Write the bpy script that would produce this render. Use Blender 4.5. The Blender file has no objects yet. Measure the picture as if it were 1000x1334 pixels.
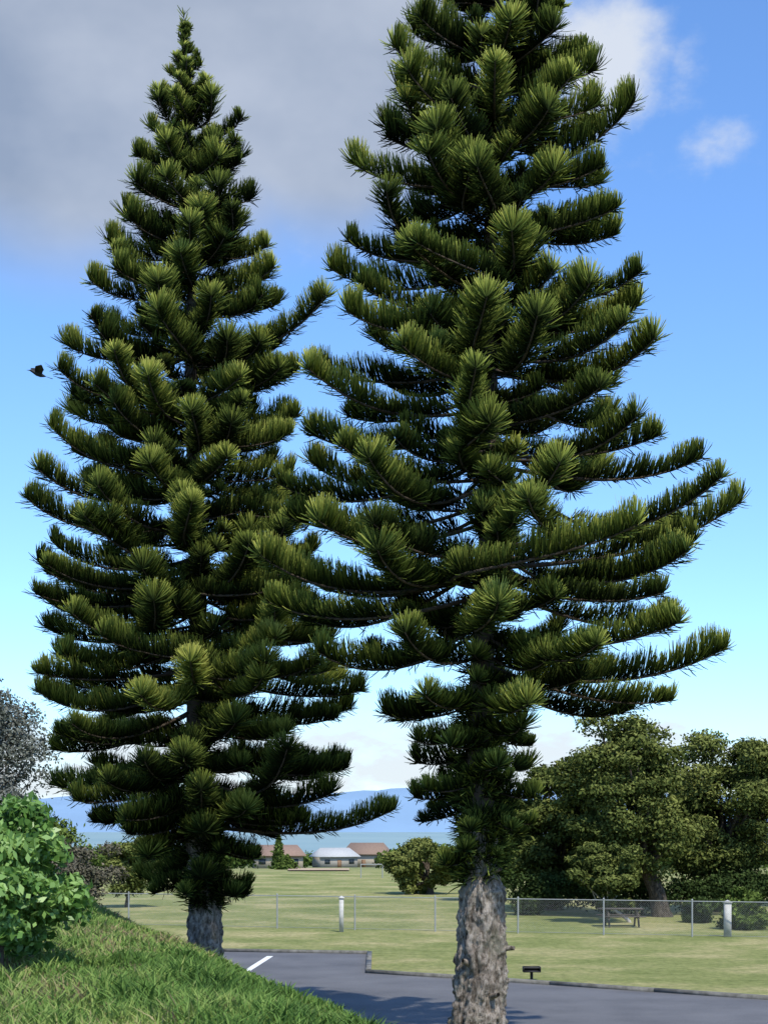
import bpy, math, numpy as np
from mathutils import Vector, noise as mnoise
rng=np.random.default_rng(31)
S=bpy.context.scene
H=4.0; F=1400.0; HY=1080.0; K=1.5     # K: everything stands K times farther, lens K times longer
def gp(px,py,z=0.0):
    D=(H-z)*F/(py-HY); return ((px-500)/F*D, D*K)
def at(px,py,D):
    return np.array([(px-500)/F*D, D*K, H+(HY-py)/F*D])
# ---------------------------------------------------------------- materials
def mat(name):
    m=bpy.data.materials.new(name); m.use_nodes=True
    nt=m.node_tree; b=nt.nodes['Principled BSDF']; return m,nt,b
def ramp(nt,stops,src):
    r=nt.nodes.new('ShaderNodeValToRGB'); e=r.color_ramp.elements
    e[0].position=stops[0][0]; e[0].color=(*stops[0][1],1)
    e[1].position=stops[-1][0]; e[1].color=(*stops[-1][1],1)
    for p,c in stops[1:-1]:
        q=e.new(p); q.color=(*c,1)
    nt.links.new(src,r.inputs[0]); return r.outputs[0]
def noi(nt,scale,detail=4,rough=.55,vec=None,sc3=None):
    n=nt.nodes.new('ShaderNodeTexNoise'); n.inputs['Scale'].default_value=scale
    n.inputs['Detail'].default_value=detail; n.inputs['Roughness'].default_value=rough
    if vec is None:
        g=nt.nodes.new('ShaderNodeNewGeometry'); vec=g.outputs['Position']
    if sc3:
        mp=nt.nodes.new('ShaderNodeVectorMath'); mp.operation='MULTIPLY'; mp.inputs[1].default_value=sc3
        nt.links.new(vec,mp.inputs[0]); vec=mp.outputs[0]
    nt.links.new(vec,n.inputs['Vector']); return n.outputs['Fac']
def mix(nt,a,b,f,mode='MIX'):
    m=nt.nodes.new('ShaderNodeMix'); m.data_type='RGBA'; m.blend_type=mode
    for s,v in ((6,a),(7,b)):
        if isinstance(v,tuple): m.inputs[s].default_value=(*v,1)
        else: nt.links.new(v,m.inputs[s])
    if isinstance(f,(int,float)): m.inputs[0].default_value=f
    else: nt.links.new(f,m.inputs[0])
    return m.outputs[2]
def bump(nt,b,h,strength=.5,dist=.05):
    n=nt.nodes.new('ShaderNodeBump'); n.inputs['Strength'].default_value=strength; n.inputs['Distance'].default_value=dist
    nt.links.new(h,n.inputs['Height']); nt.links.new(n.outputs[0],b.inputs['Normal'])
def plain(name,c,rough=.7,var=.25,scale=3):
    m,nt,b=mat(name); f=noi(nt,scale)
    col=ramp(nt,[(.3,tuple(x*(1-var) for x in c)),(.7,tuple(min(1,x*(1+var)) for x in c))],f)
    nt.links.new(col,b.inputs['Base Color']); b.inputs['Roughness'].default_value=rough
    b.inputs['Specular IOR Level'].default_value=.3
    return m
def foliage(name,stops,rough=.6,spec=.15,trans=.0):
    m,nt,b=mat(name); a=nt.nodes.new('ShaderNodeAttribute'); a.attribute_name='tint'
    col=ramp(nt,stops,a.outputs['Fac']); nt.links.new(col,b.inputs['Base Color'])
    b.inputs['Roughness'].default_value=rough; b.inputs['Specular IOR Level'].default_value=spec
    if spec==0:
        df=nt.nodes.new('ShaderNodeBsdfDiffuse'); nt.links.new(col,df.inputs[0]); nt.links.new(df.outputs[0],nt.nodes['Material Output'].inputs[0]); return m
    if trans>0:
        t=nt.nodes.new('ShaderNodeBsdfTranslucent'); nt.links.new(col,t.inputs[0])
        ms=nt.nodes.new('ShaderNodeMixShader'); ms.inputs[0].default_value=trans
        nt.links.new(b.outputs[0],ms.inputs[1]); nt.links.new(t.outputs[0],ms.inputs[2])
        nt.links.new(ms.outputs[0],nt.nodes['Material Output'].inputs[0])
    return m
def barkmat(name,stops,sc=(7,7,2),green=0):
    m,nt,b=mat(name)
    f=noi(nt,1,8,.7,sc3=sc); g=noi(nt,1,6,.75,sc3=(14,14,6))
    col=ramp(nt,stops,f); col2=ramp(nt,[(.38,(.20,.18,.16)),(.55,(1,1,1))],g)
    c=mix(nt,col,col2,.9,'MULTIPLY')
    if green:
        lf=ramp(nt,[(.54,(0,0,0)),(.68,(.5,.5,.5))],noi(nt,2.3,5,.7)); c=mix(nt,c,(.21,.21,.15),lf)
    nt.links.new(c,b.inputs['Base Color'])
    b.inputs['Roughness'].default_value=.95; b.inputs['Specular IOR Level'].default_value=.1
    h=mix(nt,f,g,.5); bump(nt,b,h,1,.14); return m
# ---------------------------------------------------------------- mesh builder
class MB:
    def __init__(s): s.V=[];s.T=[];s.F=[];s.n=0
    def add(s,v,faces,mi=0,tint=.5):
        v=np.asarray(v,float).reshape(-1,3); f=np.asarray(faces,int)
        s.V.append(v); s.T.append(np.broadcast_to(np.asarray(tint,float),(len(v),)).copy())
        s.F.append((f+s.n,mi)); s.n+=len(v)
    def more(s,base,faces,mi=0): s.F.append((np.asarray(faces,int)+base,mi))
    def build(s,name,mats,smooth=False,parent=None):
        V=np.concatenate(s.V); T=np.concatenate(s.T)
        me=bpy.data.meshes.new(name); me.vertices.add(len(V)); me.vertices.foreach_set('co',V.ravel())
        L=np.concatenate([f.ravel() for f,_ in s.F])
        cnt=np.concatenate([np.full(len(f),f.shape[1]) for f,_ in s.F])
        mi=np.concatenate([np.full(len(f),m) for f,m in s.F])
        me.loops.add(len(L)); me.loops.foreach_set('vertex_index',L.astype(np.int32))
        me.polygons.add(len(cnt)); st=np.concatenate([[0],np.cumsum(cnt)[:-1]])
        me.polygons.foreach_set('loop_start',st.astype(np.int32))
        me.polygons.foreach_set('material_index',mi.astype(np.int32))
        if smooth: me.polygons.foreach_set('use_smooth',np.ones(len(cnt),bool))
        a=me.attributes.new('tint','FLOAT','POINT'); a.data.foreach_set('value',T.astype(np.float32))
        for m in mats: me.materials.append(m)
        me.update(calc_edges=True); me.validate()
        o=bpy.data.objects.new(name,me); S.collection.objects.link(o)
        if parent: o.parent=parent
        return o
def tube(mb,P,R,k=6,mi=0,tint=.5,rough=0,rs=2.0,cap=True):
    P=np.asarray(P,float); n=len(P); R=np.broadcast_to(np.asarray(R,float),(n,))
    T=np.gradient(P,axis=0); T/=np.linalg.norm(T,axis=1)[:,None]+1e-9
    ref=np.array([0,0,1.]) if abs(T[0,2])<.9 else np.array([1.,0,0])
    A=np.cross(T,ref); A/=np.linalg.norm(A,axis=1)[:,None]; B=np.cross(T,A)
    th=np.arange(k)/k*2*math.pi
    r=R[:,None]*np.ones((n,k))
    V=P[:,None,:]+r[...,None]*(np.cos(th)[None,:,None]*A[:,None,:]+np.sin(th)[None,:,None]*B[:,None,:])
    if rough>0:
        V2=V.reshape(-1,3); C=np.repeat(P,k,axis=0)
        for i in range(len(V2)):
            p=V2[i]; q=Vector((p[0]*rs*1.8,p[1]*rs*1.8,p[2]*rs*.55))
            d=mnoise.noise(q)*.6+mnoise.noise(q*2.7)*.5+mnoise.noise(q*6.3)*.4
            V2[i]=C[i]+(p-C[i])*(1+rough*d)
        V=V2.reshape(n,k,3)
    i=np.arange(n-1)[:,None]*k; j=np.arange(k)[None,:]; j2=(j+1)%k
    F_=np.stack([i+j,i+j2,i+k+j2,i+k+j],-1).reshape(-1,4)
    mb.add(V,F_,mi,tint)
def box(mb,c,s,mi=0,rz=0,tint=.5):
    x,y,z=np.array(s)/2.
    v=np.array([[a*x,b*y,d*z] for d in(-1,1) for b in(-1,1) for a in(-1,1)],float)
    cs,sn=math.cos(rz),math.sin(rz); v[:,:2]=v[:,:2]@np.array([[cs,sn],[-sn,cs]])
    mb.add(v+np.array(c),[[0,2,3,1],[4,5,7,6],[0,1,5,4],[2,6,7,3],[0,4,6,2],[1,3,7,5]],mi,tint)
def norm(a): return a/(np.linalg.norm(a,axis=-1,keepdims=True)+1e-9)
def strands(mb,P,Dr,L,W,bend,tint,mi=0):
    n=len(P); A=norm(np.cross(Dr,norm(rng.normal(size=(n,3)))))
    L=L[:,None]; W=np.broadcast_to(W,(n,))[:,None]
    tip=P+Dr*L*np.sqrt(np.maximum(.2,1-bend[:,None]**2)); tip=tip+np.array([0,0,1.])*(bend[:,None]*L)
    mid=P+Dr*L*.60+np.array([0,0,1.])*(bend[:,None]*L*.3)
    V=np.stack([P-A*W*.6,P+A*W*.6,mid+A*W,mid-A*W,tip+A*W*.45,tip-A*W*.45],1)
    b=(np.arange(n)*6)[:,None]
    t=np.repeat(np.asarray(tint)[:,None],6,1)+np.array([-.38,-.38,-.02,-.02,.22,.22])[None]  # root end darkened to paint plume under-shadow into the tint; tips lighter growth
    mb.add(V.reshape(-1,3),np.concatenate([b+np.array([[0,1,2,3]]),b+np.array([[3,2,4,5]])]),mi,np.clip(t,0,1).ravel())
# ---------------------------------------------------------------- terrain (defined in y/K)
P0=np.array(gp(440,1334)); P1=np.array(gp(300,1270)); P0[1]/=K; P1[1]/=K
dv=(P1-P0)/np.linalg.norm(P1-P0); nv=np.array([-dv[1],dv[0]])
def sstep(x): x=np.clip(x,0,1); return x*x*(3-2*x)
def terr(x,y):
    x=np.asarray(x,float); y=np.asarray(y,float)/K
    d=(x-P0[0])*nv[0]+(y-P0[1])*nv[1]
    d=d+.22*np.sin(x*1.3+y*.6)+.15*np.sin(y*1.9-x*.7)
    h=2.2*sstep(d/5.0)*(1-sstep((y-29)/11))
    h=h+np.where(d>0,1,0)*sstep(d/1.5)*(.05*np.sin(x*2.1+1)*np.sin(y*1.7)+.03*np.sin(x*5+y*3))*(1-sstep((y-29)/11))
    far=np.interp(y,[0,100,250,400,1200,4000],[0,0,-5,-9,-31,-34])
    return h+far
def geo(a,b,n): return np.geomspace(a,b,n)
xs=np.concatenate([-geo(20000,16,26),np.arange(-15,15.01,.25),geo(16,20000,26)])
ys=np.concatenate([[-40,-20,-10,-5],np.arange(-3,62,.3),geo(63,26000,60)])
X,Y=np.meshgrid(xs,ys); Z=terr(X,Y); nx=len(xs)
g=MB(); i=np.arange(len(ys)-1)[:,None]*nx; j=np.arange(nx-1)[None]
g.add(np.stack([X,Y,Z],-1),np.stack([i+j,i+j+1,i+nx+j+1,i+nx+j],-1).reshape(-1,4))
m,nt,b=mat('lawn_grass')
c1=ramp(nt,[(.3,(.16,.195,.06)),(.48,(.26,.275,.105)),(.64,(.42,.37,.19))],noi(nt,.22,6,.65))
c2=ramp(nt,[(.3,(.5,.56,.45)),(.7,(1.2,1.15,1.1))],noi(nt,1,6,.75,sc3=(4,2.5,4)))
c=mix(nt,c1,c2,1.0,'MULTIPLY')
gg=nt.nodes.new('ShaderNodeNewGeometry'); sx=nt.nodes.new('ShaderNodeSeparateXYZ'); nt.links.new(gg.outputs['Position'],sx.inputs[0])
mr=nt.nodes.new('ShaderNodeMapRange'); mr.inputs[1].default_value=.02; mr.inputs[2].default_value=.25; nt.links.new(sx.outputs[2],mr.inputs[0])
bk=ramp(nt,[(.3,(.06,.09,.025)),(.48,(.10,.13,.035)),(.6,(.15,.12,.07)),(.72,(.12,.14,.045))],noi(nt,1.3,6,.65))
c=mix(nt,c,bk,mr.outputs[0])
mr2=nt.nodes.new('ShaderNodeMapRange'); mr2.inputs[1].default_value=190; mr2.inputs[2].default_value=600; nt.links.new(sx.outputs[1],mr2.inputs[0])
fr=ramp(nt,[(.4,(.10,.15,.07)),(.55,(.16,.18,.10)),(.6,(.07,.11,.06))],noi(nt,.012,4))
c=mix(nt,c,fr,mr2.outputs[0]); nt.links.new(c,b.inputs['Base Color']); b.inputs['Roughness'].default_value=.95; b.inputs['Specular IOR Level'].default_value=.1
bump(nt,b,noi(nt,14,6,.8),.8,.06)
g.build('ground',[m],smooth=True)
def grass(name,n,xr,yr,cond,hgt,mats,wid=.008):
    x=rng.uniform(*xr,n); y=yr[0]+(yr[1]-yr[0])*rng.uniform(0,1,n)**1.5
    k=cond(x,y); x=x[k]; y=y[k]; n=len(x); z=terr(x,y*K)
    d=(x-P0[0])*nv[0]+(y-P0[1])*nv[1]
    cl=.5+.5*np.sin(x*1.7+np.sin(y*1.1)*2)*np.sin(y*1.5+x*.8)+.35*np.sin(x*6.1+y*2)*np.sin(y*5.3)
    hh=hgt*(.3+.7*np.clip(cl,0,1.3))*rng.uniform(.35,1.35,n)*np.interp(d,[0,2.5,5],[.35,.7,1.35])
    a=rng.uniform(0,6.28,n); lean=rng.normal(0,.45,(n,2))
    w=wid*(1+y/14)
    S2=np.stack([np.cos(a),np.sin(a),0*a],-1)*w[:,None]
    B=np.stack([x,y*K,z-.02],-1); M_=B+np.stack([lean[:,0]*hh*.4,lean[:,1]*hh*.4,hh*.6],-1); T=B+np.stack([lean[:,0]*hh*1.3,lean[:,1]*hh*1.3,hh],-1)
    V=np.stack([B-S2,B+S2,M_+S2*.7,M_-S2*.7,T],1); bb=(np.arange(n)*5)[:,None]
    patch=np.sin(x*.9+y*.5)+.7*np.sin(x*2.3-y*1.4+1)+.5*np.sin(x*5.1+y*3.3)
    brown=np.exp(-((x+4.3)**2/1.2+(y-18)**2/9.))   # worn brown patch on the bank
    tint=np.clip(.50+.18*patch+.5*brown+rng.normal(0,.17,n),0,1)
    mb=MB(); mb.add(V.reshape(-1,3),bb+np.array([[0,1,2,3]]),0,np.repeat(tint,5)); mb.more(0,bb+np.array([[3,2,4]]),0)
    mb.build(name,mats)
gm=foliage('grass_blades',[(0,(.05,.10,.02)),(.4,(.13,.23,.045)),(.75,(.26,.33,.085)),(.9,(.34,.28,.14)),(1,(.26,.18,.10))],trans=.25)
def onbank(x,y):
    d=(x-P0[0])*nv[0]+(y-P0[1])*nv[1]
    return (d>-.1)&(x/y>-.42)&(x/y<.05)
grass('bank_grass',250000,(-12,1),(6.5,36),onbank,.16,[gm])
# ---------------------------------------------------------------- road
asp,nt,b=mat('asphalt')
c=ramp(nt,[(.3,(.085,.083,.086)),(.7,(.14,.137,.14))],noi(nt,.5,6,.6)); c2=ramp(nt,[(.35,(.7,.7,.7)),(.65,(1.2,1.2,1.2))],noi(nt,40,4,.8))
c=mix(nt,c,c2,1,'MULTIPLY'); nt.links.new(c,b.inputs['Base Color']); b.inputs['Roughness'].default_value=.85; bump(nt,b,noi(nt,60,3),.4,.01)
edge=[(-9,35.2*K),gp(290,1240),gp(478,1243),gp(476,1268),gp(590,1275),gp(1000,1303),(24,17.5*K)]
poly=edge+[(24,10*K),(7,19*K),(4,20.2*K),(-3,20.4*K),(-9,26*K)]
bpy_m=bpy.data.meshes.new('road'); bpy_m.from_pydata([(x,y,.006) for x,y in poly],[],[list(range(len(poly)))[::-1]]); bpy_m.materials.append(asp)
S.collection.objects.link(bpy.data.objects.new('road',bpy_m))
conc=plain('kerb_concrete',(.15,.145,.13),.9,.4,5)
kb=MB()
for (a,b2) in zip(edge[:-1],edge[1:]):
    a=np.array(a);b2=np.array(b2);L=np.linalg.norm(b2-a);t=(b2-a)/L;n_=np.array([-t[1],t[0]])
    nseg=max(1,int(L/2.5))
    for q in range(nseg):
        p=a+t*(q+.5)*L/nseg+n_*.08
        box(kb,(p[0],p[1],.035),(L/nseg-.012,.15,.13),0,math.atan2(t[1],t[0]))
kb.build('kerb',[conc])
wp=plain('white_road_paint',(.72,.72,.70),.7,.15,20)
def stripe(a,b2,w,z=.012):
    a=np.array(a);b2=np.array(b2);t=(b2-a)/np.linalg.norm(b2-a);n_=np.array([-t[1],t[0]])*w/2
    me=bpy.data.meshes.new('parking_line'); me.from_pydata([(*(a-n_),z),(*(b2-n_),z),(*(b2+n_),z),(*(a+n_),z)],[],[(0,1,2,3)]); me.materials.append(wp)
    S.collection.objects.link(bpy.data.objects.new('parking_line',me))
stripe(gp(314,1270),gp(352,1246),.2)
# ---------------------------------------------------------------- pines
pine=foliage('pine_needles',[(0,(.005,.008,.003)),(.25,(.017,.026,.008)),(.5,(.075,.100,.021)),(.72,(.20,.235,.045)),(1,(.42,.42,.10))],spec=0)  # low stops carry shade painted into needle colour, high stops fresh bright tips
pbark=barkmat('pine_bark',[(.3,(.11,.087,.07)),(.42,(.26,.215,.175)),(.58,(.42,.365,.31)),(.75,(.60,.54,.47))],green=1)
pwood=plain('pine_branch_wood',(.06,.045,.032),.9,.3,8)
def bough(mb,root,phi,reach,e0,e1,dens,sl,t0=.18,bright=0,pw=2.0):
    M_=14; t=np.linspace(0,1,M_); e=e0+(e1-e0)*t**pw
    cx=np.concatenate([[0],np.cumsum((np.cos(e[1:])+np.cos(e[:-1]))/2)])/(M_-1)
    cz=np.concatenate([[0],np.cumsum((np.sin(e[1:])+np.sin(e[:-1]))/2)])/(M_-1)
    L=reach/cx[-1]; cx*=L; cz*=L
    wob=rng.normal(0,.08)*L*np.sin(t*math.pi*rng.uniform(.7,1.4)); 
    h=np.array([math.cos(phi),math.sin(phi),0]); s=np.array([-h[1],h[0],0])
    P=root+cx[:,None]*h+wob[:,None]*s+cz[:,None]*np.array([0,0,1.])
    tube(mb,P,.010+.034*(L/4)*(1-t)**.8,5,1,.5)
    n=int(dens*L*(1-t0)); tt=t0+(1-t0)*rng.uniform(0,1,n)**.78
    nt_=int(dens*.3*sl/.6); tt=np.concatenate([tt,1-.10*rng.uniform(0,1,nt_)]); n+=nt_
    idx=tt*(M_-1); i0=np.minimum(idx.astype(int),M_-2); f=(idx-i0)[:,None]
    p=P[i0]*(1-f)+P[i0+1]*f; T=norm(P[i0+1]-P[i0]); Sd=norm(np.cross(T,[0,0,1.])); U=np.cross(Sd,T)
    th=np.radians(np.clip(rng.normal(0,50,n),-115,115)) # from up
    low=rng.uniform(size=n)<.11; th=np.where(low,rng.uniform(-3.1,3.1,n),th)
    prof=np.interp((tt-t0)/(1-t0),[0,.12,.45,.9,1],[.5,.82,1,1,.8])
    fw=rng.normal(.36,.12,n)
    fw[n-nt_:]=rng.uniform(.1,.75,nt_); 
    d=norm(T*fw[:,None]+np.sin(th)[:,None]*Sd*.88+np.cos(th)[:,None]*U*.8+np.array([0,0,.2])+rng.normal(0,.05,(n,3)))
    ln=sl*prof*rng.uniform(.82,1.04,n)*(1-.18*rng.uniform(0,1))*np.where(low,.6,1)
    ln*=1-.24*(np.sin(tt*L*5+phi*9)>.5)
    tint=np.clip(.36+bright+rng.normal(0,.10,n)+.42*(tt-.65)+.08*np.cos(th)-.1*low,0.02,.9)  # inner part and underside of each bough get painted shade through lower tint
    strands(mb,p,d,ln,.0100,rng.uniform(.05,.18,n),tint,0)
def rise(reach,e0,e1,pw=2.0):
    t=np.linspace(0,1,30); e=e0+(e1-e0)*t**pw
    return reach*np.sin(e).mean()/np.cos(e).mean()
def make_pine(name,D,basepx,toppx,zbase,ztop,Ltab,Rtab,dz,nper,ninner,trunkR,expl,dens,sl,shoots,tipmul=1.0):
    mb=MB(); DY=D*K
    xb=(basepx-500)/F*D; xt=(toppx-500)/F*D
    def tx(z): u=(z-zbase)/(ztop-zbase); return xb+(xt-xb)*u+.05*np.sin(z*.8)
    zz=np.concatenate([np.linspace(zbase-.3,4.2,150),np.linspace(4.25,ztop-.3,90)]); P=np.stack([tx(zz),np.full_like(zz,DY),zz],-1)
    tube(mb,P[:151],np.interp(zz[:151],*trunkR),84,2,.5,rough=.32,rs=3.4)
    tube(mb,P[150:],np.interp(zz[150:],*trunkR),12,1,.5)  # crown trunk in dark branch wood, the crown's interior shade put into its colour
    cpx=lambda y: basepx+(toppx-basepx)*((H+(HY-y)/F*D)-zbase)/(ztop-zbase)
    def env(tab,side):
        ys_=[a for a,_ in tab]; z=[H+(HY-y)/F*D for y in ys_]; r=[abs(x-cpx(y))/F*D for y,x in tab]
        o=np.argsort(z); return np.array(z)[o],np.array(r)[o]
    eL=env(Ltab,-1); eR=env(Rtab,1)
    z0=max(eL[0][0],eR[0][0]); z1=ztop
    z=z0; ph=0
    while z<z1-.1:
        u=(z-z0)/(z1-z0); k=nper if u<.85 else max(5,nper-2)
        ph+=rng.uniform(.3,.8)
        for q in range(k+ninner):
            inner=q>=k
            phi=ph+q*2*math.pi/k+rng.normal(0,.2) if not inner else -math.pi/2+rng.normal(0,1.3)
            tz=z+rng.uniform(-.3,.3); rl=np.interp(tz,*eL); rr=np.interp(tz,*eR); c=math.cos(phi)
            w=.5+.5*math.copysign(abs(c)**.6,c); R=(rl*(1-w)+rr*w)*(rng.uniform(.80,1.06) if not inner else rng.uniform(.25,.62))
            R=max(R-sl*.2,.10)
            e0=np.interp(u,[0,.12,.4,.8,1],[-26,-22,-15,-6,25])+rng.normal(0,6); e1=np.interp(u,[0,.12,.4,.8,1],[-5,22,36,44,60])*tipmul+rng.normal(0,9)
            e0=math.radians(e0); e1=math.radians(e1)
            rz=tz-rise(R,e0,e1)
            rz=min(rz,ztop-.4)
            s_=sl*min(1,.32+R/2.4)*rng.uniform(.85,1.12)
            bough(mb,np.array([tx(rz),DY,rz]),phi,R,e0,e1,dens*(.75 if inner else 1),s_,t0=np.interp(R,[0,1.5,4],[.03,.10,rng.uniform(.20,.40)]),bright=rng.normal(0,.10)-(.12 if u<.15 else 0)-(.08 if inner else 0))  # low and inner boughs tinted darker, crown shade put into the colour
        z+=dz*(1 if u<.85 else .75)*rng.uniform(.75,1.25)
    for (rx,ry,tx_,ty_,off) in expl:
        a=at(rx,ry,D); b2=at(tx_,ty_,D); b2[1]+=off; v=b2-a; reach=math.hypot(v[0],v[1]); el=math.atan2(v[2],reach)
        bough(mb,a,math.atan2(v[1],v[0]),reach,el-.22,el+.42,dens,sl,t0=.25,bright=.05)
    n=90; zc=rng.uniform(ztop-1.2,ztop,n); a=rng.uniform(0,6.28,n)
    strands(mb,np.stack([tx(zc),np.full(n,DY),zc],-1),norm(np.stack([np.cos(a)*.6,np.sin(a)*.6,np.ones(n)*.8],-1)),rng.uniform(.12,.3,n),.013,np.zeros(n),rng.uniform(.4,.8,n))
    for za,zb_,nc,tb in shoots:
        cz=za+(zb_-za)*rng.uniform(0,1,nc); ca=rng.uniform(0,6.28,nc)
        for zc,aa in zip(cz,ca):
            r=np.interp(zc,*trunkR); c0=np.array([tx(zc)+math.cos(aa)*r*.9,DY+math.sin(aa)*r*.9,zc]); k=45
            d=norm(np.array([math.cos(aa),math.sin(aa),.3])+rng.normal(0,.5,(k,3)))
            strands(mb,np.repeat(c0[None],k,0)+rng.normal(0,.05,(k,3)),d,rng.uniform(.12,.42,k),.011,rng.uniform(-.2,.2,k),np.clip(tb+rng.normal(0,.12,k),0,1))
    za=shoots[0][0]
    for q in range(4):
        zc=rng.uniform(zbase+.6,za+.3); aa=rng.uniform(3.3,6.1); r=np.interp(zc,*trunkR); c0=np.array([tx(zc),DY,zc])
        dd=np.array([math.cos(aa),math.sin(aa),rng.uniform(-.1,.5)])
        tube(mb,np.array([c0+dd*r*.7,c0+dd*(r+.08),c0+dd*(r+rng.uniform(.12,.22))]),[.07,.05,.035],7,2,.5)
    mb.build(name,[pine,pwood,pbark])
Ltab=[(40,238),(70,225),(110,200),(160,180),(220,155),(280,148),(340,124),(390,115),(440,90),(520,72),(590,56),(680,33),(780,30),(870,28),(980,45),(1030,70),(1070,110),(1110,140),(1155,190)]
Rtab=[(40,252),(70,270),(110,285),(160,325),(220,326),(280,358),(340,366),(400,370),(490,385),(560,400),(680,430),(780,450),(860,485),(980,500),(1050,500),(1075,430),(1110,365),(1155,335)]
make_pine('cook_pine_tree',24.0,265,243,.5,22.2,Ltab,Rtab,.58,8,4,([0,1.2,2.2,4,8,22],[.48,.38,.34,.28,.20,.03]),
  [(262,470,428,412,-1.5),(262,1075,515,1052,-1.0),(262,520,388,480,0)],300,.56,[(2.3,4.4,70,.2)])
Ltab=[(-240,648),(-120,580),(0,510),(60,500),(130,473),(200,457),(260,455),(330,440),(370,414),(440,392),(520,385),(590,362),(670,335),(770,330),(850,400),(900,455),(960,520),(1000,530),(1060,525),(1115,560)]
Rtab=[(-240,656),(-120,720),(0,768),(80,765),(150,822),(200,815),(250,790),(330,840),(370,848),(420,850),(450,880),(520,880),(590,910),(670,957),(770,930),(850,940),(905,915),(935,800),(960,722),(1000,722),(1060,720),(1115,670)]
make_pine('cook_pine_tree',19.0,620,652,.0,21.9,Ltab,Rtab,.66,7,4,([0,1.0,2.9,3.2,6,10,22],[.56,.44,.39,.28,.22,.17,.03]),
  [(630,740,957,658,-.5),(630,880,938,845,-.6),(640,250,820,150,-.6)],300,.53,[(3.1,6.2,110,.36),(6.0,15,110,.22)],tipmul=.9)
# ---------------------------------------------------------------- leafy trees
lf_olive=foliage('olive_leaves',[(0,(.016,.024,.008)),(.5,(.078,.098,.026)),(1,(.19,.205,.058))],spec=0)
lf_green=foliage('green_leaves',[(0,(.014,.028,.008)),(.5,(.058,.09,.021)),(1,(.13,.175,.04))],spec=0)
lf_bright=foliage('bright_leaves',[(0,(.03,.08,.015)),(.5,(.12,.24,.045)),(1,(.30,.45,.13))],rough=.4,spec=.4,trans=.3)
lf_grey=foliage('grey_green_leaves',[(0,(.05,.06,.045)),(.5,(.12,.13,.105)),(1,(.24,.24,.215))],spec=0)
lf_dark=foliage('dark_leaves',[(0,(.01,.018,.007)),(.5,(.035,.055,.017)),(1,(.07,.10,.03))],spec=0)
tbark=barkmat('tree_bark',[(.3,(.05,.04,.03)),(.6,(.14,.115,.09)),(.8,(.2,.17,.14))],(9,9,2))
def leaves(mb,C,n,rad,size,t0,mi=0,aniso=1.0):
    d=norm(rng.normal(size=(n,3))); d[:,2]=np.where((d[:,2]<0)&(rng.uniform(size=n)<.5),-d[:,2],d[:,2])
    r=rng.uniform(.25,1,n)**.45
    r*=1+.22*np.sin(d[:,0]*7+C[0])*np.sin(d[:,1]*6+C[2])+.15*rng.normal(size=n)
    p=C+d*r[:,None]*np.array(rad)
    nn=norm(d*.5+rng.normal(0,.6,(n,3))+np.array([0,0,.3])); a=norm(np.cross(nn,rng.normal(size=(n,3)))); b_=np.cross(nn,a)
    s=(size*rng.uniform(.6,1.3,n))[:,None]
    V=np.stack([p-a*s,p+b_*s*.5*aniso,p+a*s,p-b_*s*.5*aniso],1)
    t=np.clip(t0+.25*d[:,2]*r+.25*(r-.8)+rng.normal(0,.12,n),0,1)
    mb.add(V.reshape(-1,3),(np.arange(n)*4)[:,None]+np.array([[0,1,2,3]]),mi,np.repeat(t,4))
def leafy(name,base,cc,cr,nb,nl,size,lm,trunk_r=.25,br=(.22,.34),lean=None,flat=.75,t0=.5,barkm=None):
    mb=MB(); base=np.array(base,float); cc=np.array(cc,float); cr=np.array(cr,float)
    fork=base+(cc-base)*.45 if lean is None else np.array(lean,float)
    mid=(base+fork)/2+np.array([rng.normal(0,.1),0,0])*(trunk_r*2)
    tube(mb,np.array([base-[0,0,.2],base+(mid-base)*.3,mid,fork]),[trunk_r*1.35,trunk_r,trunk_r*.85,trunk_r*.7],10,1,.5,rough=.12)
    for q in range(nb):
        d=norm(rng.normal(size=3)); 
        rr=rng.uniform(.35,.9); c=cc+d*rr*cr; bs=rng.uniform(*br)*cr.mean()
        if c[2]-bs*.5<base[2]: c[2]=base[2]+bs*.5
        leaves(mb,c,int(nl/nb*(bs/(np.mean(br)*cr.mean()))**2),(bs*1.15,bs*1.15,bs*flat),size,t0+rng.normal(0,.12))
        if q%3==0:
            m_=(fork+c)/2+rng.normal(0,.12,3)*cr.mean()*.5
            tube(mb,np.array([fork,m_,c]),[trunk_r*.4,trunk_r*.25,trunk_r*.08],6,1,.5)
    return mb.build(name,[lm,barkm or tbark])
def leafy_px(name,px0,px1,pytop,pybot,D,trunkpx,pybase,nb,nl,size,lm,depth=None,**kw):
    a=at(px0,pytop,D); b_=at(px1,pybot,D); cc=(a+b_)/2; cr=np.abs(b_-a)/2; cr[1]=depth or cr[0]
    bs=at(trunkpx,pybase,D); bs[2]=float(terr(bs[0],bs[1]))
    return leafy(name,bs,cc,cr,nb,nl,size,lm,**kw)
B_=(.13,.24)
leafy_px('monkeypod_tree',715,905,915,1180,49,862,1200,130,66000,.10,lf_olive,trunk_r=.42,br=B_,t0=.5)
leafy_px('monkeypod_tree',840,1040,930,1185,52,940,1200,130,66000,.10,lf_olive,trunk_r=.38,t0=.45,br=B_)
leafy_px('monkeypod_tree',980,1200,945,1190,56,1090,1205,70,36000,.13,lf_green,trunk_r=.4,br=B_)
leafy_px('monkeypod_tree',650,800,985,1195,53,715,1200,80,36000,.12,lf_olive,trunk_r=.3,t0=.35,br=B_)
leafy_px('monkeypod_tree',498,612,1082,1172,66,560,1175,60,28000,.11,lf_olive,trunk_r=.25,t0=.62,br=B_)
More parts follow.
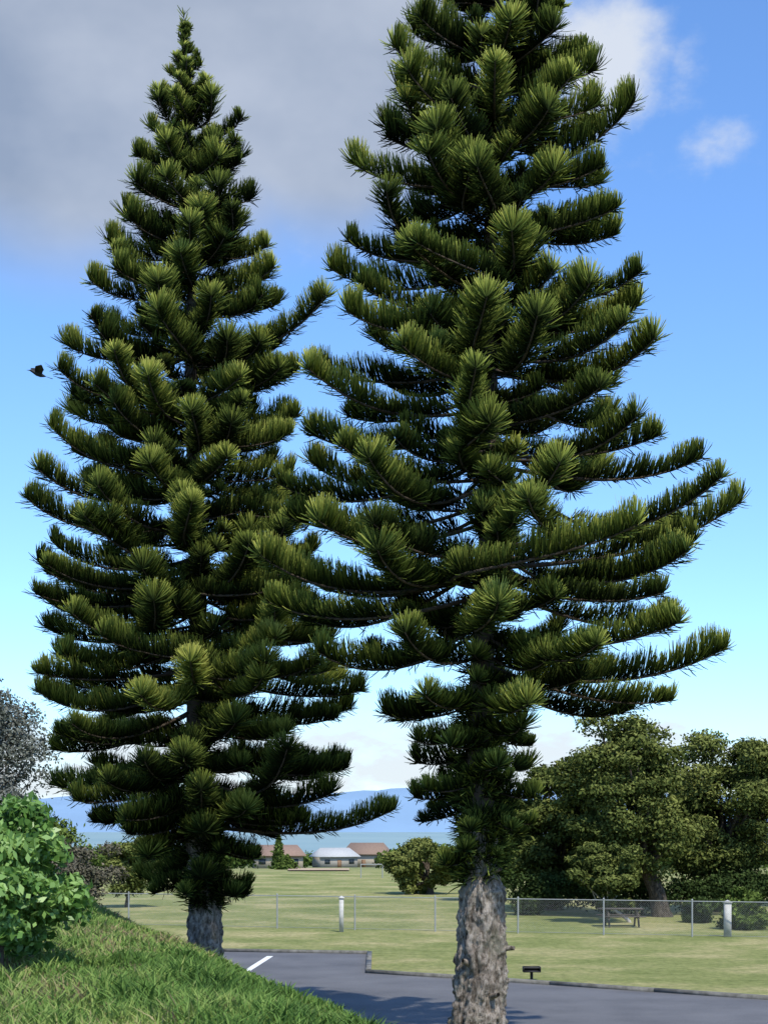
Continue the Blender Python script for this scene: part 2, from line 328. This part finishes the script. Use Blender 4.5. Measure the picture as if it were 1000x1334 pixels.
leafy_px('monkeypod_tree',590,700,1045,1180,60,640,1180,50,24000,.12,lf_green,trunk_r=.25,t0=.5,br=B_)
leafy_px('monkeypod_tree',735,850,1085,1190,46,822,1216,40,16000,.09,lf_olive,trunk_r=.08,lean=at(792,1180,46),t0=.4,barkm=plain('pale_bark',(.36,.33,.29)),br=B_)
leafy_px('hibiscus_shrub',935,1010,1150,1225,43,975,1222,20,9000,.08,lf_green,trunk_r=.06)
leafy_px('hibiscus_shrub',885,950,1160,1215,46,925,1212,14,6000,.09,lf_dark,trunk_r=.06)
hb=MB()
for q in range(60):
    c=at(rng.uniform(664,1100),0,50); c[2]=rng.uniform(.3,1.5); c[1]+=rng.uniform(-.5,.5)
    leaves(hb,c,500,(.75,.5,.55),.09,.35)
hb.build('hedge',[lf_dark])
# picnic table under the trees
tw=plain('weathered_wood',(.09,.075,.06),.9,.3,6)
pt=MB(); cx_,cy_=(808-500)/F*44,44*K
for q in range(5): box(pt,(cx_,cy_-.32+q*.16,.74),(1.8,.145,.04))
for sgn in (-1,1):
    for q in range(2): box(pt,(cx_,cy_+sgn*(.66+q*.15),.45),(1.8,.135,.04))
    xx=cx_+sgn*.6
    box(pt,(xx,cy_,.69),(.08,.72,.055)); box(pt,(xx,cy_,.40),(.08,1.6,.055))
    for s2 in (-1,1): tube(pt,[(xx+.05,cy_+s2*.62,0),(xx+.05,cy_+s2*.25,.66)],.04,6)
pt.build('picnic_table',[tw])
# left side
leafy_px('leafy_shrub',-100,116,1038,1258,13.5,0,1250,64,26000,.066,lf_bright,depth=1.3,trunk_r=.05,br=(.18,.30))
leafy_px('background_tree',-80,62,855,1120,40,0,1190,80,20000,.08,lf_grey,trunk_r=.15,br=(.2,.32))
leafy_px('bougainvillea_shrub',40,165,1085,1185,36,110,1190,30,14000,.06,foliage('purple_brown_leaves',[(0,(.03,.035,.02)),(.6,(.10,.095,.065)),(1,(.19,.16,.12))],spec=0),trunk_r=.08,t0=.45)
leafy_px('small_tree',125,215,1080,1172,55,165,1172,26,14000,.10,lf_olive,trunk_r=.12)
leafy_px('small_tree',-40,110,1030,1175,48,40,1185,40,18000,.11,lf_green,trunk_r=.2,t0=.5)
dm=MB()
for q in range(190):
    D=rng.uniform(170,420); px=rng.uniform(60,1000)
    if 395<px<505 and D<262: continue
    x=(px-500)/F*D; z=float(terr(x,D*K)); r=rng.uniform(2,4.2)*(.8 if 330<px<520 else 1)
    c=np.array([x,D*K,z+r*.55]); leaves(dm,c,420,(r*1.4,r,r*.75),.5,.5+rng.normal(0,.12))
for px,top,D in ((363,1090,170),(374,1118,150)):
    zb=float(terr(0,D*K)); zt=H+(HY-top)/F*D
    for u in np.linspace(0,1,9): leaves(dm,np.array([(px-500)/F*D,D*K,zb+(zt-zb)*(u*.92+.04)]),220,(1.3*(1-u)+.2,1.3*(1-u)+.2,.6),.28,.45)
dm.build('distant_trees',[lf_green])
# ---------------------------------------------------------------- fence
galv=plain('galvanised_steel',(.28,.29,.28),.5,.1,6)
fb=MB(); fa=np.array([-20.0,46.6*K]); fz=np.array([22.0,37.6*K]); L=np.linalg.norm(fz-fa); ft=(fz-fa)/L; fh=1.32
n=int(L/3.3)
for q in range(n+1):
    p=fa+ft*q*3.3; tube(fb,[(p[0],p[1],-.1),(p[0],p[1],fh+.05)],.032,8)
    tube(fb,[(p[0],p[1],fh+.05),(p[0],p[1],fh+.09)],[.04,.012],8)
tube(fb,[(fa[0],fa[1],fh),(fz[0],fz[1],fh)],.02,6)
tube(fb,[(fa[0],fa[1],.06),(fz[0],fz[1],.06)],.006,4)
ds=.085; k=int((L+fh)/ds); w=.0022
vv=[];ff=[]
for sgn in (1,-1):
    for q in range(k):
        s0=q*ds-(fh if sgn==1 else 0); s1=s0+sgn*fh if sgn==1 else s0-fh
        za,zb=.04,fh
        lo=max(0,min(s0,s1)); hi=min(L,max(s0,s1))
        if hi<=lo: continue
        f=lambda s:(s-s0)/(s1-s0)*(zb-za)+za
        A=fa+ft*lo;B=fa+ft*hi; b0=len(vv); za_,zb_=f(lo),f(hi)
        vv+= [(A[0],A[1]+sgn*.003,za_-w),(B[0],B[1]+sgn*.003,zb_-w),(B[0],B[1]+sgn*.003,zb_+w),(A[0],A[1]+sgn*.003,za_+w)]; ff.append((b0,b0+1,b0+2,b0+3))
fb.add(vv,ff,0)
fb.build('chain_link_fence',[galv])
wpost=plain('white_painted_concrete',(.46,.45,.42),.8,.12,8)
for px,py,D,h,w in ((445,1212,42.0,1.3,.17),(944,1220,40.2,1.25,.24)):
    pb=MB(); x=(px-500)/F*D; Dk=D*K-.4; box(pb,(x,Dk,h/2),(w,w,h)); box(pb,(x,Dk,h+.025),(w+.06,w+.06,.05)); v=np.array([[x-w/2,Dk-w/2,h+.05],[x+w/2,Dk-w/2,h+.05],[x+w/2,Dk+w/2,h+.05],[x-w/2,Dk+w/2,h+.05],[x,Dk,h+.12]])
    pb.add(v,[[0,1,4],[1,2,4],[2,3,4],[3,0,4]]); pb.build('concrete_post',[wpost])
black=plain('black_metal',(.02,.02,.02),.6)
gb=MB(); gx,gy=(692-500)/F*28.4,28.4*K
tube(gb,[(gx,gy,0),(gx,gy,.22)],.04,8); 
for c,s in (((gx,gy,.24),(.46,.36,.03)),((gx-.22,gy,.31),(.02,.36,.11)),((gx+.22,gy,.31),(.02,.36,.11)),((gx,gy+.17,.31),(.42,.02,.11))): box(gb,c,s)
for q in range(7): tube(gb,[(gx-.21,gy-.15+q*.045,.34),(gx+.21,gy-.15+q*.045,.34)],.006,5)
gb.build('park_grill',[black])
go=MB(); x0=(470-500)/F*88; x1=(498-500)/F*88; gy=88*K
tube(go,[(x0,gy,0),(x0,gy,1.1)],.04,8);tube(go,[(x1,gy,0),(x1,gy,1.1)],.04,8);tube(go,[(x0-.04,gy,1.1),(x1+.04,gy,1.1)],.04,8)
for xx in (x0,x1): tube(go,[(xx,gy,1.1),(xx,gy+.8,.0)],.03,6)
go.build('soccer_goal',[galv])
fd=MB(); fx=[(375-500)/F*150,(455-500)/F*150]; yy=np.linspace(112,185,8)
V=[(x,y*K,float(terr(x,y*K))+.12) for y in yy for x in (fx[0]*y/150,fx[1]*y/150)]
fd.add(V,[[2*q,2*q+1,2*q+3,2*q+2] for q in range(7)]); fd.build('dry_field',[plain('dry_soil',(.40,.29,.18),.95,.2,.3)])
# ---------------------------------------------------------------- houses
glass=plain('dark_window_glass',(.03,.04,.05),.2)
def house(name,px,D,w,d,h,rh,wallc,roofc,rz=0):
    x=(px-500)/F*D; z=float(terr(x,D*K)); e=bpy.data.objects.new(name,None); S.collection.objects.link(e); e.location=(x,D*K,z-.2); e.rotation_euler[2]=rz
    a=MB(); box(a,(0,0,h/2),(w,d,h)); a.build('walls',[plain('wall_'+name,wallc,.9,.08)],parent=e)
    r=MB(); ov=.6; X0=w/2+ov; Y0=d/2+ov
    v=[(-X0,-Y0,h-.1),(X0,-Y0,h-.1),(X0,Y0,h-.1),(-X0,Y0,h-.1),(-X0+1.5,0,h+rh),(X0-1.5,0,h+rh),(-X0,-Y0,h-.3),(X0,-Y0,h-.3),(X0,Y0,h-.3),(-X0,Y0,h-.3)]
    r.add(v,[[0,1,5,4],[2,3,4,5],[6,7,1,0],[8,9,3,2],[7,8,2,1],[9,6,0,3],[9,8,7,6]]); r.more(0,[[1,2,5],[3,0,4]]); r.build('roof',[plain('roof_'+name,roofc,.8,.12)],parent=e)
    wn=MB()
    k=int(w/2.6)
    for q in range(k):
        if q==k//2: continue
        box(wn,(-w/2+(q+.5)*w/k,-d/2-.02,h*.55),(1.3,.06,h*.36))
    wn.build('windows',[glass],parent=e)
    dr=MB(); box(dr,(-w/2+(k//2+.5)*w/k,-d/2-.03,1.05),(1,.08,2.1)); dr.build('door',[plain('door_'+name,(.2,.12,.07))],parent=e)
house('white_roof_house',436,255,9,7,3.0,1.9,(.33,.30,.26),(.40,.40,.39),.35)
house('brown_roof_house',478,262,10,8,3.6,2.6,(.4,.34,.26),(.22,.15,.11),-.2)
house('brown_roof_house',362,200,9,7,2.8,1.8,(.38,.32,.24),(.24,.16,.12),.1)
# ---------------------------------------------------------------- sea & mountains
m,nt,b=mat('sea_water'); nt.links.new(ramp(nt,[(.3,(.17,.26,.27)),(.7,(.25,.34,.33))],noi(nt,.0012,5,.6,sc3=(1,.25,1))),b.inputs['Base Color']); b.inputs['Roughness'].default_value=.6
me=bpy.data.meshes.new('sea'); me.from_pydata([(-26000,1700,-29.8),(26000,1700,-29.8),(26000,26000,-29.8),(-26000,26000,-29.8)],[],[(0,1,2,3)]); me.materials.append(m); S.collection.objects.link(bpy.data.objects.new('sea',me))
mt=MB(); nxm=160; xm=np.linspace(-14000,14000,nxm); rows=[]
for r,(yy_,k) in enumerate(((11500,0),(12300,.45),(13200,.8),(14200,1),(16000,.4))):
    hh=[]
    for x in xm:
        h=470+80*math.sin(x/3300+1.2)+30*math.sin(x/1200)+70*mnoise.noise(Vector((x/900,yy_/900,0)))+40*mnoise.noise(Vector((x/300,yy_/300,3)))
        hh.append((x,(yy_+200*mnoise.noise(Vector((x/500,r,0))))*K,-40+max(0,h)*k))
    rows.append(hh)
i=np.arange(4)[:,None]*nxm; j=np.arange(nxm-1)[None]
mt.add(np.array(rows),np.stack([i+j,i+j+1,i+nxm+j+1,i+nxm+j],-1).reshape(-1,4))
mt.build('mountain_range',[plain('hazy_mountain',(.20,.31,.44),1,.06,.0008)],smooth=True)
# ---------------------------------------------------------------- bird
bm_=MB(); 
Pb=np.array([(-.15,0,.02),(-.12,0,.025),(-.08,0,.012),(-.02,0,0),(.05,0,-.01),(.10,0,-.012),(.13,0,-.01)])
tube(bm_,Pb,[.006,.022,.024,.04,.035,.018,.006],10); tube(bm_,[(-.19,0,.012),(-.145,0,.02)],[.002,.009],6)
bm_.add([(.10,-.012,-.01),(.10,.012,-.01),(.24,.045,-.02),(.25,0,-.022),(.24,-.045,-.02)],[[0,1,2,3,4]])
for s in (1,-1):
    w=[(-.06,.02*s,.015),(-.09,.12*s,.05),(-.10,.20*s,.08),(-.03,.31*s,.11),(.0,.25*s,.10),(.02,.22*s,.08),(.05,.17*s,.06),(.05,.10*s,.04),(.06,.02*s,.01)]
    v=np.array(w); top=v+[0,0,.006]; bm_.add(np.concatenate([v,top]),[list(range(9))]); bm_.more(bm_.n-18,[list(range(17,8,-1))]); bm_.more(bm_.n-18,[[q,(q+1)%9,9+(q+1)%9,9+q] for q in range(9)])
bo=bm_.build('black_bird',[black],smooth=True); bo.location=at(50,487,22); bo.rotation_euler=(math.radians(10),math.radians(8),math.radians(25)); bo.scale=(1.25,1.25,1.25)
# ---------------------------------------------------------------- light
el=math.radians(55); az=math.radians(155)
ts=Vector((math.sin(az)*math.cos(el),math.cos(az)*math.cos(el),math.sin(el)))
sl_=bpy.data.lights.new('sun','SUN'); sl_.energy=5.0; sl_.angle=math.radians(.53); sl_.color=(1,.95,.84)
so=bpy.data.objects.new('sun',sl_); S.collection.objects.link(so); so.rotation_euler=ts.to_track_quat('Z','Y').to_euler(); so.location=(0,-20,50)
W=bpy.data.worlds.new("World"); S.world=W; W.use_nodes=True; nt=W.node_tree; bg=nt.nodes['Background']; bg.inputs[1].default_value=.14
sky=nt.nodes.new('ShaderNodeTexSky'); sky.sky_type='NISHITA'; sky.sun_disc=False; sky.sun_elevation=el; sky.sun_rotation=az; sky.altitude=300; sky.air_density=1.0; sky.dust_density=.4; sky.ozone_density=2.0
tc=nt.nodes.new('ShaderNodeTexCoord'); V=tc.outputs['Generated']
def M(op,a,b_=None,c=None):
    n=nt.nodes.new('ShaderNodeMath'); n.operation=op
    for i_,v in enumerate((a,b_,c)):
        if v is None: continue
        if isinstance(v,(int,float)): n.inputs[i_].default_value=v
        else: nt.links.new(v,n.inputs[i_])
    return n.outputs[0]
def VM(op,a,b_):
    n=nt.nodes.new('ShaderNodeVectorMath'); n.operation=op
    for i_,v in enumerate((a,b_)):
        if isinstance(v,tuple): n.inputs[i_].default_value=v
        else: nt.links.new(v,n.inputs[i_])
    return n
FK=F*K
def mask(px,py,rx,ry):
    c=Vector(((px-500)/FK,1,(HY-py)/FK)); l=c.length; c/=l
    d=VM('SUBTRACT',V,tuple(c)).outputs[0]; d=VM('MULTIPLY',d,(FK*l/rx,FK*l/rx*.6,FK*l/ry)).outputs[0]
    ln=VM('LENGTH',d,(0,0,0)).outputs['Value']; return M('MAXIMUM',M('SUBTRACT',1,ln),0)
def wnoise(s,det,sc3=(1,1,1),off=0,rough=.55):
    v=VM('MULTIPLY',V,sc3).outputs[0]; v=VM('ADD',v,(off,off,off)).outputs[0]
    n=nt.nodes.new('ShaderNodeTexNoise'); n.inputs['Scale'].default_value=s*1.35; n.inputs['Detail'].default_value=det; n.inputs['Roughness'].default_value=rough; nt.links.new(v,n.inputs['Vector']); return n.outputs['Fac']
def smooth(v,a,b_):
    n=nt.nodes.new('ShaderNodeMapRange'); n.interpolation_type='SMOOTHSTEP'; n.inputs[1].default_value=a; n.inputs[2].default_value=b_; nt.links.new(v,n.inputs[0]); return n.outputs[0]
n1=wnoise(3.2,4,(1,1,1.6),0,.5); n2=wnoise(11,6,(1,1,1.5),4,.62); n3=wnoise(14,5,(1,1,2.5),9,.6)
big=M('MAXIMUM',mask(120,40,560,420),mask(420,60,300,330))
dG=smooth(M('ADD',M('MULTIPLY',big,1.3),M('MULTIPLY',n1,.5)),.42,.95)
wh=M('MAXIMUM',M('MULTIPLY',mask(775,90,145,120),1.05),M('MAXIMUM',M('MULTIPLY',mask(890,95,80,90),.46),M('MULTIPLY',mask(925,185,170,50),.42)))
dW=smooth(M('ADD',M('MULTIPLY',wh,.9),M('MULTIPLY',n2,1.1)),.72,1.25)
sep=nt.nodes.new('ShaderNodeSeparateXYZ'); nt.links.new(V,sep.inputs[0])
band=M('MULTIPLY',smooth(sep.outputs[2],-.01,.03),M('SUBTRACT',1,smooth(sep.outputs[2],.045,.105)))
dH=M('MULTIPLY',smooth(M('ADD',M('MULTIPLY',band,.5),M('MULTIPLY',n3,.8)),.66,.92),.9)
def wmix(a,b_,f,mode='MIX'):
    m_=nt.nodes.new('ShaderNodeMix'); m_.data_type='RGBA'; m_.blend_type=mode
    for s,v in ((6,a),(7,b_)):
        if isinstance(v,tuple): m_.inputs[s].default_value=(*v,1)
        else: nt.links.new(v,m_.inputs[s])
    if isinstance(f,(int,float)): m_.inputs[0].default_value=f
    else: nt.links.new(f,m_.inputs[0])
    return m_.outputs[2]
cr=nt.nodes.new('ShaderNodeValToRGB'); cr.color_ramp.elements[0].position=.32; cr.color_ramp.elements[0].color=(2.3,2.7,3.35,1); cr.color_ramp.elements[1].position=.68; cr.color_ramp.elements[1].color=(4.2,4.5,5.0,1); nt.links.new(wnoise(4,5,(1,1,1.5),2),cr.inputs[0])
skc=wmix(sky.outputs[0],(1.05,1.40,1.80),1.0,'MULTIPLY')
c=wmix(skc,cr.outputs[0],M('MULTIPLY',dG,.85))
c=wmix(c,(5.6,5.9,6.3),M('MULTIPLY',dW,.85)); c=wmix(c,(5.6,6.0,6.4),dH)
nt.links.new(c,bg.inputs[0])
# ---------------------------------------------------------------- camera
cam=bpy.data.cameras.new('camera'); co=bpy.data.objects.new('camera',cam); S.collection.objects.link(co)
cam.sensor_fit='VERTICAL'; cam.sensor_height=36; cam.sensor_width=27; cam.lens=F*K/1334*36; cam.shift_y=(HY-667)/1334; cam.clip_end=60000; cam.clip_start=.1
co.location=(0,0,H); co.rotation_euler=(math.radians(90),0,0); S.camera=co
S.view_settings.view_transform='Standard'; S.view_settings.look='None'; S.view_settings.exposure=0
